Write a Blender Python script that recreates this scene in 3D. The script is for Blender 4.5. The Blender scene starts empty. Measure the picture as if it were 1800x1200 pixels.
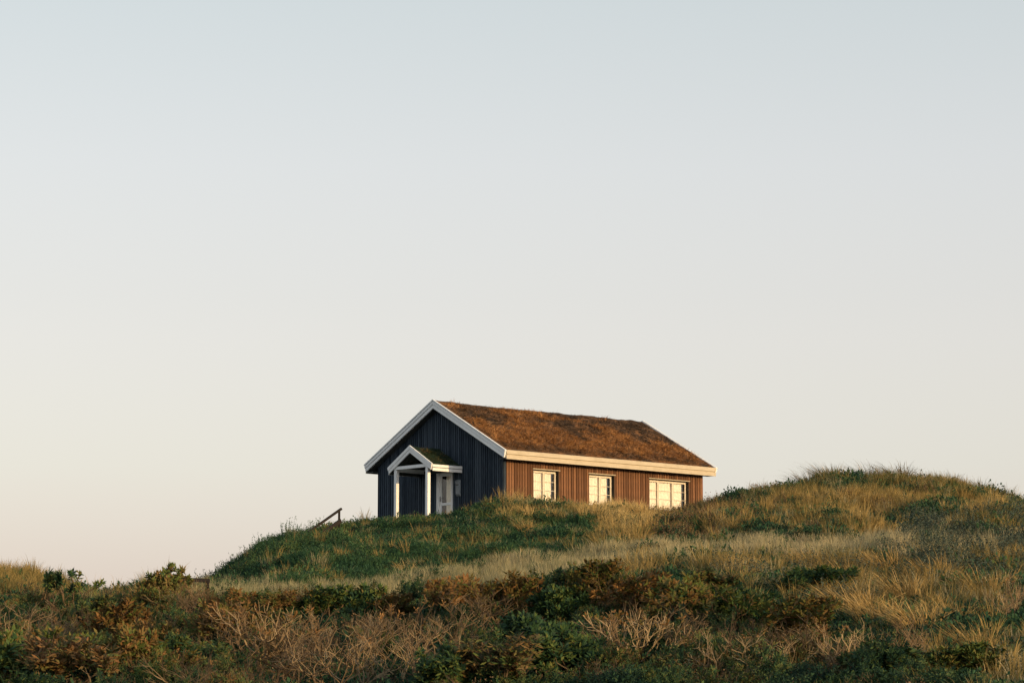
import bpy, bmesh, math, random
import numpy as np
from mathutils import Vector, Matrix

# ------------------------------------------------------------------ camera, sky, sun, exposure
sc = bpy.context.scene
COL = sc.collection
F_PX, PITCH, CAMZ = 4763.467, 0.1369, 1.6           # focal length in photo pixels (1800 wide), upward tilt
cam_d = bpy.data.cameras.new('camera'); cam = bpy.data.objects.new('camera', cam_d); COL.objects.link(cam)
cam_d.sensor_width = 36.0; cam_d.lens = F_PX / 1800 * 36.0
cam_d.clip_start = 0.5; cam_d.clip_end = 12000
cam.location = (0, 0, CAMZ); cam.rotation_euler = (math.pi / 2 + PITCH, 0, 0)
sc.camera = cam

SUN_EL, SUN_AZ = math.radians(9.0), math.radians(131.0)   # azimuth clockwise from +Y
world = bpy.data.worlds.new('World'); sc.world = world; world.use_nodes = True
wn = world.node_tree
sky = wn.nodes.new('ShaderNodeTexSky'); sky.sky_type = 'NISHITA'; sky.sun_disc = False
sky.sun_elevation = SUN_EL; sky.sun_rotation = SUN_AZ
sky.air_density = 1.0; sky.dust_density = 2.3; sky.ozone_density = 1.0; sky.altitude = 10
bg = wn.nodes['Background']; bg.inputs['Strength'].default_value = 0.15
hs = wn.nodes.new('ShaderNodeHueSaturation'); hs.inputs['Saturation'].default_value = 0.35      # pale, slightly milky evening air
wb_ = wn.nodes.new('ShaderNodeMix'); wb_.data_type = 'RGBA'; wb_.blend_type = 'MULTIPLY'; wb_.inputs['Factor'].default_value = 1.0
wb_.inputs['B'].default_value = (1.055, 1.0, 0.955, 1)
wn.links.new(sky.outputs['Color'], hs.inputs['Color']); wn.links.new(hs.outputs['Color'], wb_.inputs['A']); 
tcw = wn.nodes.new('ShaderNodeTexCoord'); sxyz = wn.nodes.new('ShaderNodeSeparateXYZ'); rw = wn.nodes.new('ShaderNodeValToRGB')   # faint rosy belt low round the whole horizon
els = rw.color_ramp.elements; els[0].position = 0.0; els[0].color = (1.0, .865, .785, 1); els[1].position = 1.0; els[1].color = (.55, .68, .82, 1)
for p_, c_ in ((.05, (1.0, .895, .815)), (.09, (1.0, .975, .90)), (.137, (1.0, .985, .95)), (.20, (.955, .98, .982)), (.265, (.85, .928, .942))):
    e_ = els.new(p_); e_.color = (*c_, 1)
veil = wn.nodes.new('ShaderNodeMix'); veil.data_type = 'RGBA'; veil.inputs['Factor'].default_value = .62; veil.inputs['B'].default_value = (3.30, 3.26, 3.30, 1)
wn.links.new(wb_.outputs['Result'], veil.inputs['A'])
belt = wn.nodes.new('ShaderNodeMix'); belt.data_type = 'RGBA'; belt.blend_type = 'MULTIPLY'; belt.inputs['Factor'].default_value = 1.0
wn.links.new(tcw.outputs['Generated'], sxyz.inputs[0]); wn.links.new(sxyz.outputs['Z'], rw.inputs['Fac'])
wn.links.new(veil.outputs['Result'], belt.inputs['A']); wn.links.new(rw.outputs['Color'], belt.inputs['B']); wn.links.new(belt.outputs['Result'], bg.inputs['Color'])
sun_d = bpy.data.lights.new('sun', 'SUN'); sun_o = bpy.data.objects.new('sun', sun_d); COL.objects.link(sun_o)
sun_d.energy = 2.5; sun_d.angle = math.radians(0.6); sun_d.color = (1.0, 0.66, 0.30)
sdir = Vector((math.sin(SUN_AZ) * math.cos(SUN_EL), math.cos(SUN_AZ) * math.cos(SUN_EL), math.sin(SUN_EL)))
sun_o.rotation_euler = sdir.to_track_quat('Z', 'Y').to_euler()
sun_o.location = (40, -40, 30)
vs = sc.view_settings
vs.view_transform = 'Standard'; vs.look = 'None'; vs.exposure = 0.70; vs.gamma = 1.0; vs.use_curve_mapping = False
sc.cycles.max_bounces = 6; sc.cycles.transparent_max_bounces = 16

# ------------------------------------------------------------------ helpers
CP, SP = math.cos(PITCH), math.sin(PITCH)
def tan_el(py):
    up = (600 - np.asarray(py, float)) / F_PX
    return (SP + up * CP) / (CP - up * SP)
def wx(px, D): return (px - 900) / F_PX * D
def to_px(X, Y, Z):
    z = Z - CAMZ; d = Y * CP + z * SP; up = -Y * SP + z * CP
    return 900 + F_PX * X / d, 600 - F_PX * up / d

def tag(o, label=None, cat=None, group=None, kind=None):
    if label: o['label'] = label
    if cat: o['category'] = cat
    if group: o['group'] = group
    if kind: o['kind'] = kind
    return o
def mesh(name, verts, faces, mat=None, smooth=False, attrs=None):
    me = bpy.data.meshes.new(name); me.from_pydata(verts, [], faces)
    if mat: me.materials.append(mat)
    if smooth: me.polygons.foreach_set('use_smooth', [True] * len(me.polygons))
    if attrs:
        for k, vals in attrs.items():
            a = me.attributes.new(k, 'FLOAT', 'POINT'); a.data.foreach_set('value', np.asarray(vals, np.float32))
    me.update(); return me
def link(name, me, parent=None, loc=None, rotz=None):
    o = bpy.data.objects.new(name, me); COL.objects.link(o)
    if parent: o.parent = parent
    if loc is not None: o.location = loc
    if rotz is not None: o.rotation_euler = (0, 0, rotz)
    return o
class MB:
    def __init__(s): s.v = []; s.f = []
    def box(s, x0, x1, y0, y1, z0, z1):
        n = len(s.v)
        s.v += [(x0,y0,z0),(x1,y0,z0),(x1,y1,z0),(x0,y1,z0),(x0,y0,z1),(x1,y0,z1),(x1,y1,z1),(x0,y1,z1)]
        s.f += [tuple(n+i for i in q) for q in ((0,3,2,1),(4,5,6,7),(0,1,5,4),(1,2,6,5),(2,3,7,6),(3,0,4,7))]
        return s
    def prism(s, poly, a0, a1, axis='x'):
        """polygon extruded along x (poly in y,z) or along y (poly in x,z)"""
        n = len(s.v); m = len(poly)
        for a in (a0, a1):
            for p in poly: s.v.append((a, p[0], p[1]) if axis == 'x' else (p[0], a, p[1]))
        s.f.append(tuple(n + i for i in range(m))); s.f.append(tuple(n + m + i for i in reversed(range(m))))
        for i in range(m):
            j = (i + 1) % m; s.f.append((n + j, n + i, n + m + i, n + m + j))
        return s
    def beam(s, p, q, w, h):
        p, q = Vector(p), Vector(q); d = (q - p).normalized()
        a = d.cross(Vector((0,0,1))); a = a.normalized() if a.length > 1e-4 else Vector((1,0,0)); b = a.cross(d).normalized()
        n = len(s.v)
        for e in (p, q):
            for (i, j) in ((-1,-1),(1,-1),(1,1),(-1,1)): s.v.append(tuple(e + a*i*w/2 + b*j*h/2))
        s.f += [tuple(n+i for i in t) for t in ((0,1,2,3),(7,6,5,4),(0,4,5,1),(1,5,6,2),(2,6,7,3),(3,7,4,0))]
        return s
    def build(s, name, mat, parent=None, bevel=0.0, **kw):
        me = bpy.data.meshes.new(name); me.from_pydata(s.v, [], s.f); me.materials.append(mat)
        bm = bmesh.new(); bm.from_mesh(me); bmesh.ops.recalc_face_normals(bm, faces=bm.faces)
        if bevel: bmesh.ops.bevel(bm, geom=bm.edges[:], offset=bevel, segments=1, affect='EDGES', clamp_overlap=True)
        bm.to_mesh(me); bm.free()
        return link(name, me, parent, **kw)

# value noise, vectorised
def _hash(ix, iy, seed):
    h = (ix.astype(np.int64) * 374761393 + iy.astype(np.int64) * 668265263 + seed * 144269504) & 0x7fffffff
    h = ((h ^ (h >> 13)) * 1274126177) & 0x7fffffff
    return ((h ^ (h >> 16)) & 0xffff) / 65535.0
def vnoise(x, y, seed=0):
    x = np.asarray(x, float); y = np.asarray(y, float)
    ix, iy = np.floor(x), np.floor(y); fx, fy = x - ix, y - iy
    fx = fx*fx*(3-2*fx); fy = fy*fy*(3-2*fy)
    a = _hash(ix, iy, seed); b = _hash(ix+1, iy, seed); c = _hash(ix, iy+1, seed); d = _hash(ix+1, iy+1, seed)
    return (a*(1-fx)+b*fx)*(1-fy) + (c*(1-fx)+d*fx)*fy
def fbm(x, y, seed=0, oct=3):
    s = 0; amp = .5; tot = 0
    for o in range(oct):
        s = s + amp*vnoise(np.asarray(x)*2**o, np.asarray(y)*2**o, seed+o*17); tot += amp; amp *= .5
    return s / tot

# ------------------------------------------------------------------ materials
def new_mat(name):
    m = bpy.data.materials.new(name); m.use_nodes = True
    nt = m.node_tree; b = nt.nodes['Principled BSDF']; return m, nt, b
def N(nt, t, **kw):
    n = nt.nodes.new(t)
    for k, v in kw.items(): setattr(n, k, v)
    return n
def ramp(nt, stops):
    r = N(nt, 'ShaderNodeValToRGB'); e = r.color_ramp.elements
    while len(e) > 1: e.remove(e[-1])
    e[0].position, e[0].color = stops[0][0], (*stops[0][1], 1)
    for p, c in stops[1:]:
        x = e.new(p); x.color = (*c, 1)
    return r
def math_node(nt, op, a, b):
    n = N(nt, 'ShaderNodeMath', operation=op)
    for i, s in enumerate((a, b)):
        if isinstance(s, (int, float)): n.inputs[i].default_value = s
        else: nt.links.new(s, n.inputs[i])
    return n.outputs[0]
def plant_mat(name, stops, inst=True, rnd=.35, leaf=.35, rough=.75, trans=0.0):
    """tint (per tuft, planted by soil patch) + per-plant random + per-leaf random pick a colour of the ramp"""
    m, nt, b = new_mat(name)
    oi = N(nt, 'ShaderNodeObjectInfo')
    at = N(nt, 'ShaderNodeAttribute', attribute_name='lr')
    v = math_node(nt, 'MULTIPLY', math_node(nt, 'SUBTRACT', oi.outputs['Random'], .5), rnd)
    v = math_node(nt, 'ADD', v, math_node(nt, 'MULTIPLY', math_node(nt, 'SUBTRACT', at.outputs['Fac'], .5), leaf))
    if inst:
        ti = N(nt, 'ShaderNodeAttribute', attribute_name='tint', attribute_type='INSTANCER')
        v = math_node(nt, 'ADD', v, ti.outputs['Fac'])
    else:
        ti = N(nt, 'ShaderNodeAttribute', attribute_name='tint', attribute_type='OBJECT')
        v = math_node(nt, 'ADD', v, ti.outputs['Fac'])
    r = ramp(nt, stops); nt.links.new(v, r.inputs['Fac'])
    nt.links.new(r.outputs['Color'], b.inputs['Base Color'])
    b.inputs['Roughness'].default_value = rough; b.inputs['Specular IOR Level'].default_value = .2
    if trans:
        tr = N(nt, 'ShaderNodeBsdfTranslucent'); mx = N(nt, 'ShaderNodeMixShader'); mx.inputs[0].default_value = trans
        nt.links.new(r.outputs['Color'], tr.inputs['Color'])
        nt.links.new(b.outputs[0], mx.inputs[1]); nt.links.new(tr.outputs[0], mx.inputs[2])
        nt.links.new(mx.outputs[0], nt.nodes['Material Output'].inputs[0])
    return m
def wood_mat(name, c1, c2, scale=(3, 3, .35), rough=.6, rnd=.25, bump=.15, spec=.3):
    """painted or stained board: long grain streaks, each board a little different"""
    m, nt, b = new_mat(name)
    tc = N(nt, 'ShaderNodeTexCoord'); mp = N(nt, 'ShaderNodeMapping'); mp.inputs['Scale'].default_value = scale
    nt.links.new(tc.outputs['Object'], mp.inputs['Vector'])
    no = N(nt, 'ShaderNodeTexNoise'); no.inputs['Scale'].default_value = 6; no.inputs['Detail'].default_value = 6; no.inputs['Roughness'].default_value = .65
    nt.links.new(mp.outputs[0], no.inputs['Vector'])
    oi = N(nt, 'ShaderNodeObjectInfo')
    v = math_node(nt, 'ADD', no.outputs['Fac'], math_node(nt, 'MULTIPLY', math_node(nt, 'SUBTRACT', oi.outputs['Random'], .5), rnd))
    r = ramp(nt, [(.3, c1), (.72, c2)]); nt.links.new(v, r.inputs['Fac'])
    nt.links.new(r.outputs['Color'], b.inputs['Base Color'])
    b.inputs['Roughness'].default_value = rough; b.inputs['Specular IOR Level'].default_value = spec
    bp = N(nt, 'ShaderNodeBump'); bp.inputs['Strength'].default_value = bump; bp.inputs['Distance'].default_value = .01
    nt.links.new(no.outputs['Fac'], bp.inputs['Height']); nt.links.new(bp.outputs[0], b.inputs['Normal'])
    return m
def plain(name, c, rough=.6, metal=0, spec=.3):
    m, nt, b = new_mat(name)
    no = N(nt, 'ShaderNodeTexNoise'); no.inputs['Scale'].default_value = 9; no.inputs['Detail'].default_value = 5
    tc = N(nt, 'ShaderNodeTexCoord'); nt.links.new(tc.outputs['Object'], no.inputs['Vector'])
    r = ramp(nt, [(.3, tuple(x*.85 for x in c)), (.7, tuple(min(1, x*1.1) for x in c))])
    nt.links.new(no.outputs['Fac'], r.inputs['Fac']); nt.links.new(r.outputs['Color'], b.inputs['Base Color'])
    b.inputs['Roughness'].default_value = rough; b.inputs['Metallic'].default_value = metal; b.inputs['Specular IOR Level'].default_value = spec
    return m

M_WHITE = wood_mat('white_painted_wood', (.74, .75, .75), (.88, .89, .89), rough=.55, rnd=.15, bump=.06)
def weather(m, amount, c):
    nt = m.node_tree; b = nt.nodes['Principled BSDF']; src = b.inputs['Base Color'].links[0].from_socket
    tc = N(nt, 'ShaderNodeTexCoord'); no = N(nt, 'ShaderNodeTexNoise'); no.inputs['Scale'].default_value = 2.3; no.inputs['Detail'].default_value = 10; no.inputs['Roughness'].default_value = .7
    nt.links.new(tc.outputs['Object'], no.inputs['Vector']); r = ramp(nt, [(.48, (0, 0, 0)), (.72, (amount,)*3)]); nt.links.new(no.outputs['Fac'], r.inputs['Fac'])
    mx = N(nt, 'ShaderNodeMix', data_type='RGBA'); mx.inputs['B'].default_value = (*c, 1)
    nt.links.new(r.outputs['Color'], mx.inputs['Factor']); nt.links.new(src, mx.inputs['A']); nt.links.new(mx.outputs['Result'], b.inputs['Base Color'])
weather(M_WHITE, .22, (.42, .43, .38))
M_WHITE_SUNTONE = wood_mat('white_wood_sun_toned', (.44, .375, .265), (.55, .48, .36), scale=(.35, 3, 3), rough=.55, rnd=.15, bump=.06)  # same white trim paint, with the low sun's warm cast put into its colour
weather(M_WHITE_SUNTONE, .45, (.30, .25, .15))
M_NAVY = wood_mat('navy_black_stained_wood', (.020, .031, .046), (.056, .075, .098), rough=.7, rnd=.5, spec=.12)
M_BROWN = wood_mat('brown_stained_wood', (.105, .050, .025), (.235, .115, .058), rough=.75, rnd=.55, spec=.12)
weather(M_BROWN, .6, (.07, .05, .035))
M_DARKWOOD = wood_mat('dark_weathered_wood', (.010, .007, .005), (.022, .016, .012), scale=(3, .4, 3), rough=.8)
M_SOFFIT = wood_mat('soffit_wood', (.05, .06, .06), (.09, .10, .10), rough=.7)
M_REVEAL = wood_mat('reveal_wood', (.018, .017, .015), (.04, .034, .026), rough=.8)
M_BLIND = plain('cream_blind_cloth', (.80, .73, .58), rough=.9, spec=.1)
M_FRAME = wood_mat('window_paint', (.60, .53, .41), (.72, .65, .53), scale=(1, 3, 3), rough=.5, rnd=.1, bump=.04)
M_INSIDE = plain('dim_room', (.06, .055, .05), rough=.9, spec=.05)
M_BOX = plain('grey_lamp_metal', (.20, .23, .26), rough=.45, spec=.4)
M_METAL = plain('dull_steel', (.35, .35, .35), rough=.35, metal=1)
def glass_mat():
    m, nt, b = new_mat('window_glass')
    nt.nodes.remove(b)
    tr = N(nt, 'ShaderNodeBsdfTransparent'); gl = N(nt, 'ShaderNodeBsdfGlossy'); gl.inputs['Roughness'].default_value = .02
    lw = N(nt, 'ShaderNodeLayerWeight'); lw.inputs['Blend'].default_value = .5          # Schlick reflectance, same from both faces
    rf_ = math_node(nt, 'ADD', math_node(nt, 'MULTIPLY', math_node(nt, 'POWER', lw.outputs['Facing'], 5.0), .92), .05)
    mx = N(nt, 'ShaderNodeMixShader'); nt.links.new(rf_, mx.inputs[0])
    nt.links.new(tr.outputs[0], mx.inputs[1]); nt.links.new(gl.outputs[0], mx.inputs[2])
    nt.links.new(mx.outputs[0], nt.nodes['Material Output'].inputs[0]); return m
M_GLASS = glass_mat()

# ------------------------------------------------------------------ terrain
PXG = np.linspace(-400, 2200, 131); DG = np.linspace(20, 240, 221)
def _row(pairs):
    p = np.array(pairs, float); return np.interp(PXG, p[:, 0], p[:, 1])
def yrow(D, pairs): return D, CAMZ + D * tan_el(_row(pairs))
def zrow(D, pairs): return D, _row(pairs)
ROWS = [
 zrow(20, [(0, .3)]),
 yrow(30, [(0, 1420)]),
 yrow(42, [(900, 1300), (1300, 1280), (1550, 1245), (1800, 1225)]),
 yrow(55, [(700, 1175), (900, 1165), (1100, 1130), (1300, 1100), (1500, 1082), (1800, 1070)]),
 yrow(68, [(0, 1075), (200, 1085), (400, 1066), (700, 1058), (900, 1036), (1080, 1008), (1200, 992), (1500, 992), (1800, 985)]),
 yrow(78, [(-200, 998), (0, 1003), (55, 1014), (105, 1040), (200, 1056), (300, 1050), (370, 1044), (470, 1041), (700, 1028), (900, 994), (1080, 977), (1200, 967), (1500, 955), (1800, 942)]),
 yrow(88, [(-200, 1050), (0, 1062), (200, 1072), (300, 1060), (370, 1048), (470, 1003), (540, 985), (665, 977), (885, 957), (1080, 950), (1200, 945), (1300, 932), (1500, 914), (1650, 905), (1800, 920)]),
 yrow(97, [(200, 1130), (300, 1090), (370, 1040), (470, 972), (540, 964), (600, 956), (665, 950), (760, 942), (820, 930), (885, 918), (1000, 915), (1080, 917), (1130, 936), (1160, 942), (1200, 932), (1300, 890), (1430, 864), (1550, 856), (1650, 862), (1720, 882), (1800, 912), (2100, 980)]),
 yrow(103, [(200, 1150), (300, 1105), (370, 1045), (470, 968), (540, 960), (600, 950), (665, 945), (760, 936), (800, 934), (850, 915), (885, 904), (1000, 903), (1080, 903), (1120, 914), (1150, 922), (1190, 918), (1235, 894), (1300, 880), (1400, 863), (1440, 853), (1490, 855), (1540, 847), (1590, 848), (1640, 853), (1680, 857), (1730, 880), (1800, 912), (2100, 980)]),
 zrow(108, [(200, 4.0), (300, 5.0), (370, 6.5), (470, 7.9), (540, 8.5), (600, 8.9), (665, 9.1), (1200, 9.2), (1300, 9.8), (1500, 10.0), (1650, 9.7), (1800, 8.6), (2100, 7.0)]),
 zrow(118, [(200, 3.4), (300, 4.2), (400, 6.0), (540, 8.6), (600, 9.2), (665, 9.4), (1200, 9.3), (1500, 9.2), (1800, 8.0), (2100, 6.0)]),
 zrow(128, [(200, 2.8), (400, 4.5), (600, 8.0), (1200, 8.4), (1500, 7.6), (1800, 6.0)]),
 zrow(145, [(200, 1.8), (600, 4.5), (1200, 5.0), (1800, 3.4)]),
 zrow(175, [(0, .6), (900, 1.4), (1800, 1.0)]),
 zrow(240, [(0, .0)]),
]
_rd = np.array([r[0] for r in ROWS]); _rz = np.array([r[1] for r in ROWS])
ZT = np.array([np.interp(DG, _rd, _rz[:, j]) for j in range(len(PXG))])      # [px, D]
def _blur(A, k, axis):
    w = np.exp(-.5 * (np.arange(-3*k, 3*k+1) / k) ** 2); w /= w.sum()
    P = np.pad(A, [(3*k, 3*k) if ax == axis else (0, 0) for ax in (0, 1)], mode='edge')
    return np.apply_along_axis(lambda m: np.convolve(m, w, 'valid'), axis, P)
ZT = _blur(_blur(ZT, 1, 0), 2, 1)

# house frame
HA, HX, HY, HZ = 0.8409, -0.33165, 108.2243, CAMZ + 8.0484
HW, HL = 7.937, 11.349
HU = np.array([-math.cos(HA), math.sin(HA)]); HV = np.array([math.sin(HA), math.cos(HA)])
def house_uv(X, Y): return (X-HX)*HU[0] + (Y-HY)*HU[1], (X-HX)*HV[0] + (Y-HY)*HV[1]

def ground_z(X, Y):
    X = np.asarray(X, float); Y = np.asarray(Y, float)
    Ys = np.clip(Y, 20, 239.9)
    px = np.clip(900 + F_PX * X / np.maximum(Ys, 25), -399.9, 2199.9)
    i = (px + 400) / 20; j = Ys - 20
    i0 = np.floor(i).astype(int); j0 = np.floor(j).astype(int); fi = i - i0; fj = j - j0
    z = (ZT[i0, j0]*(1-fi) + ZT[i0+1, j0]*fi)*(1-fj) + (ZT[i0, j0+1]*(1-fi) + ZT[i0+1, j0+1]*fi)*fj
    near = np.clip((Y - 5) / 25, 0, 1)
    rough = (fbm(X/5, Y/5, 3, 3) - .5) * .5 + (fbm(X/1.3, Y/1.3, 9, 2) - .5) * .22
    rough = rough + (fbm(X/2.0, Y/2.6, 21, 2) - .5) * .95 * np.clip((Y-55)/20, 0, 1) * np.clip((112-Y)/6, 0, 1)
    z = z * near + rough * np.clip((Y-2)/30, .0, 1)
    uu, vv = house_uv(X, Y)                                    # level pad under the house
    dist = np.maximum(np.maximum(-uu, uu - HW), np.maximum(-vv - 2.0, vv - HL))
    k = np.clip(1 - (dist - .3) / 2.2, 0, 1); k = k*k*(3-2*k)
    return z * (1-k) + (HZ - .48) * k
def gz(X, Y): return float(ground_z(np.array([X]), np.array([Y]))[0])

def ground_sheet():
    xs = np.concatenate([-np.geomspace(4000, 48, 14), np.arange(-44, 44.1, .45), np.geomspace(48, 4000, 14)])
    ys = np.concatenate([-np.geomspace(4000, 20, 14), np.arange(-12, 38, 2.0), np.arange(38, 130, .45), np.arange(130, 240, 3), np.geomspace(245, 9000, 16)])
    XX, YY = np.meshgrid(xs, ys, indexing='ij'); ZZ = ground_z(XX, YY)
    n, m = XX.shape; V = np.stack([XX, YY, ZZ], -1).reshape(-1, 3)
    I = np.arange(n*m).reshape(n, m); Fq = np.stack([I[:-1, :-1], I[1:, :-1], I[1:, 1:], I[:-1, 1:]], -1).reshape(-1, 4)
    m_, nt, b = new_mat('dune_soil')
    tc = N(nt, 'ShaderNodeTexCoord'); no = N(nt, 'ShaderNodeTexNoise'); no.inputs['Scale'].default_value = 1.4; no.inputs['Detail'].default_value = 8
    nt.links.new(tc.outputs['Object'], no.inputs['Vector'])
    r = ramp(nt, [(.3, (.016, .022, .012)), (.5, (.03, .032, .017)), (.7, (.07, .055, .03))])
    nt.links.new(no.outputs['Fac'], r.inputs['Fac']); nt.links.new(r.outputs['Color'], b.inputs['Base Color'])
    b.inputs['Roughness'].default_value = .95; b.inputs['Specular IOR Level'].default_value = .1
    o = link('ground', mesh('ground', V.tolist(), Fq.tolist(), m_, smooth=True)); tag(o, kind='structure')
    tag(o, 'rolling dune ground under the grass and scrub', 'ground')
ground_sheet()

# ------------------------------------------------------------------ house
house = bpy.data.objects.new('dune_cottage', None); COL.objects.link(house)
house.location = (HX, HY, HZ); house.rotation_euler = (0, 0, math.pi/2 - HA)
tag(house, 'dark timber cottage with white trim and rust brown turf roof on the mound', 'house')
OE, OG, OG2, ZE, TN, BH = .527, .353, .399, 2.435, .5335, .3735       # overhangs, eave height, roof slope, board depth
ZR = ZE + (HW/2 + OE) * TN
ZB = -.9
def roof_top(y): return ZE + (min(y, HW - y) + OE) * TN
def under(y): return roof_top(y) - .40                                  # underside of rafters

WIN = [(1.59, 3.0, [2.30]), (4.69, 6.15, [5.45]), (8.18, 10.55, [8.85, 9.72])]
WZ0, WZ1, REV = .55, 1.80, .17
DOOR = (3.10, 4.02, -.25, 1.84)

# long sunny wall (y = 0 plane): backing built in pieces round the openings
w = MB(); v0 = 0.0
for a, b_, _ in WIN:
    w.box(v0, a, .0, .2, ZB, under(0)); w.box(a, b_, .0, .2, ZB, WZ0); w.box(a, b_, .0, .2, WZ1, under(0)); v0 = b_
w.box(v0, HL, .0, .2, ZB, under(0))
long_wall = w.build('wall', M_BROWN, house); tag(long_wall, 'sunlit brown long wall of upright boards')
random.seed(5)
_pl = {}
def plank_mesh(key, wd, th, z0, z1, mat, axis):
    k = (key, round(z0, 3), round(z1, 3))
    if k not in _pl:
        m = MB()
        if axis == 'x': m.box(0, wd, -th, -.001, z0, z1)
        else: m.box(-th, -.001, 0, wd, z0, z1)
        o = m.build('plank', mat, None, bevel=.004); me = o.data; bpy.data.objects.remove(o); _pl[k] = me
    return _pl[k]
PITCHB = .142; x = .0; k = 0
while x < HL - .05:
    segs = [(ZB, under(0) + .02)]
    for a, b_, _ in WIN:
        if x + .098 > a - .03 and x < b_ + .03: segs = [(ZB, WZ0 - .05), (WZ1 + .035, under(0) + .02)]
    for z0, z1 in segs:
        link('plank', plank_mesh('l%d' % (k % 3), min(.098, HL - x), (.022, .026, .03)[k % 3], z0, z1, M_BROWN, 'x'), long_wall, (x, 0, 0))
    x += PITCHB; k += 1

# shaded gable wall (x = 0 plane)
g = MB()
def gpoly(y0, y1, z0):
    ys_ = [y0] + ([HW/2] if y0 < HW/2 < y1 else []) + [y1]
    return [(y0, z0), (y1, z0)] + [(y, under(y)) for y in reversed(ys_)]
g.prism(gpoly(.2, DOOR[0], ZB), 0, .2); g.prism(gpoly(DOOR[1], HW, ZB), 0, .2); g.prism(gpoly(DOOR[0], DOOR[1], DOOR[3]), 0, .2)
g.box(.0, .2, DOOR[0], DOOR[1], ZB, DOOR[2])
gable = g.build('wall', M_NAVY, house); tag(gable, 'shaded navy black gable wall of upright boards')
y = .004; k = 0
while y < HW - .02:
    wd = min(.09, HW - y)
    z0 = DOOR[3] + .06 if (y + wd > DOOR[0] - .005 and y < DOOR[1] + .09) else ZB
    th = (.022, .026, .03)[k % 3]
    m = MB(); m.prism(gpoly(y, y + wd, z0), -th - .022, -.001); m.build('plank', M_NAVY, gable)
    y += .134; k += 1
# back walls
MB().box(0, HL, HW - .2, HW, ZB, under(HW)).build('wall', M_BROWN, house)
fg = MB(); fg.prism(gpoly(.2, HW - .2, ZB), HL - .2, HL); fg.build('wall', M_NAVY, house)
MB().box(-.032, .10, -.034, -.0015, ZB, under(0)).build('corner_board', M_NAVY, house)
MB().box(HL - .1, HL + .032, -.034, -.0015, ZB, under(0)).build('corner_board', M_BROWN, house)
# dim room behind the glass: floor, ceiling
MB().box(.2, HL - .2, .2, HW - .2, -.3, -.2).build('floor', M_INSIDE, house)
MB().box(.2, HL - .2, .2, HW - .2, 2.12, 2.18).build('ceiling', M_INSIDE, house)

# roof deck and soffit
x0r, x1r = -OG + .05, HL + OG2 - .05
rf = MB()
rf.prism([(-OE + .09, ZE - .25), (HW/2, ZR - .28), (HW + OE - .09, ZE - .25), (HW + OE - .09, ZE - .32), (HW/2, ZR - .335), (-OE + .09, ZE - .32)], x0r, x1r)
roof = rf.build('roof', M_SOFFIT, house); tag(roof, 'gabled roof covered in rust brown turf')
sf = MB()
for (ya, yb) in ((-OE + .035, -.036), (HW + .036, HW + OE - .035)):
    sf.box(-OG + .06, HL + OG2 - .06, ya, yb, ZE - BH + .02, ZE - BH + .05)
sf.build('soffit', M_SOFFIT, roof)
vg = MB()                                                              # boarding under the gable overhangs
for (xa, xb) in ((-OG + .055, -.034), (HL + .034, HL + OG2 - .055)):
    vg.prism([(-OE + .04, ZE - .34), (HW/2, ZR - .34), (HW + OE - .04, ZE - .34), (HW + OE - .04, ZE - .37), (HW/2, ZR - .37), (-OE + .04, ZE - .37)], xa, xb)
vg.build('verge_boarding', M_SOFFIT, roof)
# barge boards: wide lower board, proud upper board, cap strip
def barge(xa, xb, out, side):
    def Y(y): return y if side == 0 else HW - y
    yc = HW/2
    def slope(top, bot, x_a, x_b, name, gap=.003):
        cut = (top - bot) * .28
        poly = [(Y(-OE - (0 if top == 0 else -top*.28)), ZE - top), (Y(yc - gap), ZR - top), (Y(yc - gap), ZR - bot), (Y(-OE + bot*.28), ZE - bot)]
        poly[0] = (Y(-OE + top*.28), ZE - top + top*.28*TN); poly[3] = (Y(-OE + bot*.28), ZE - bot + bot*.28*TN)
        return MB().prism(poly, x_a, x_b).build(name, M_WHITE, roof, bevel=.004)
    slope(.012, BH - .01, xa, xb, 'barge_backing')
    def lay(t0, t1, th_, nm):
        slope(t0, t1, (xa - th_) if out < 0 else xb, xa if out < 0 else (xb + th_), nm)
    lay(.0, .060, .055, 'cap_strip'); lay(.083, .205, .040, 'bargeboard'); lay(.228, BH, .025, 'bargeboard')
for sd in (0, 1):
    barge(-OG, -OG + .05, -1, sd)
    barge(HL + OG2 - .05, HL + OG2, 1, sd)
# eave fascias: two boards with a groove between, on a recessed backing
for ys, sg in ((-OE, 1), (HW + OE, -1)):
    fa, fb = -OG + .052, HL + OG2 - .052
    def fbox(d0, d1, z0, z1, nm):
        y0, y1 = sorted((ys + sg*d0, ys + sg*d1)); return MB().box(fa, fb, y0, y1, z0, z1).build(nm, M_WHITE_SUNTONE, roof, bevel=.003)
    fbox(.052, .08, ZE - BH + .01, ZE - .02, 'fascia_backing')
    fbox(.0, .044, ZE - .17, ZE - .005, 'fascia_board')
    fbox(.012, .044, ZE - BH + .005, ZE - .215, 'fascia_board')

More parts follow.
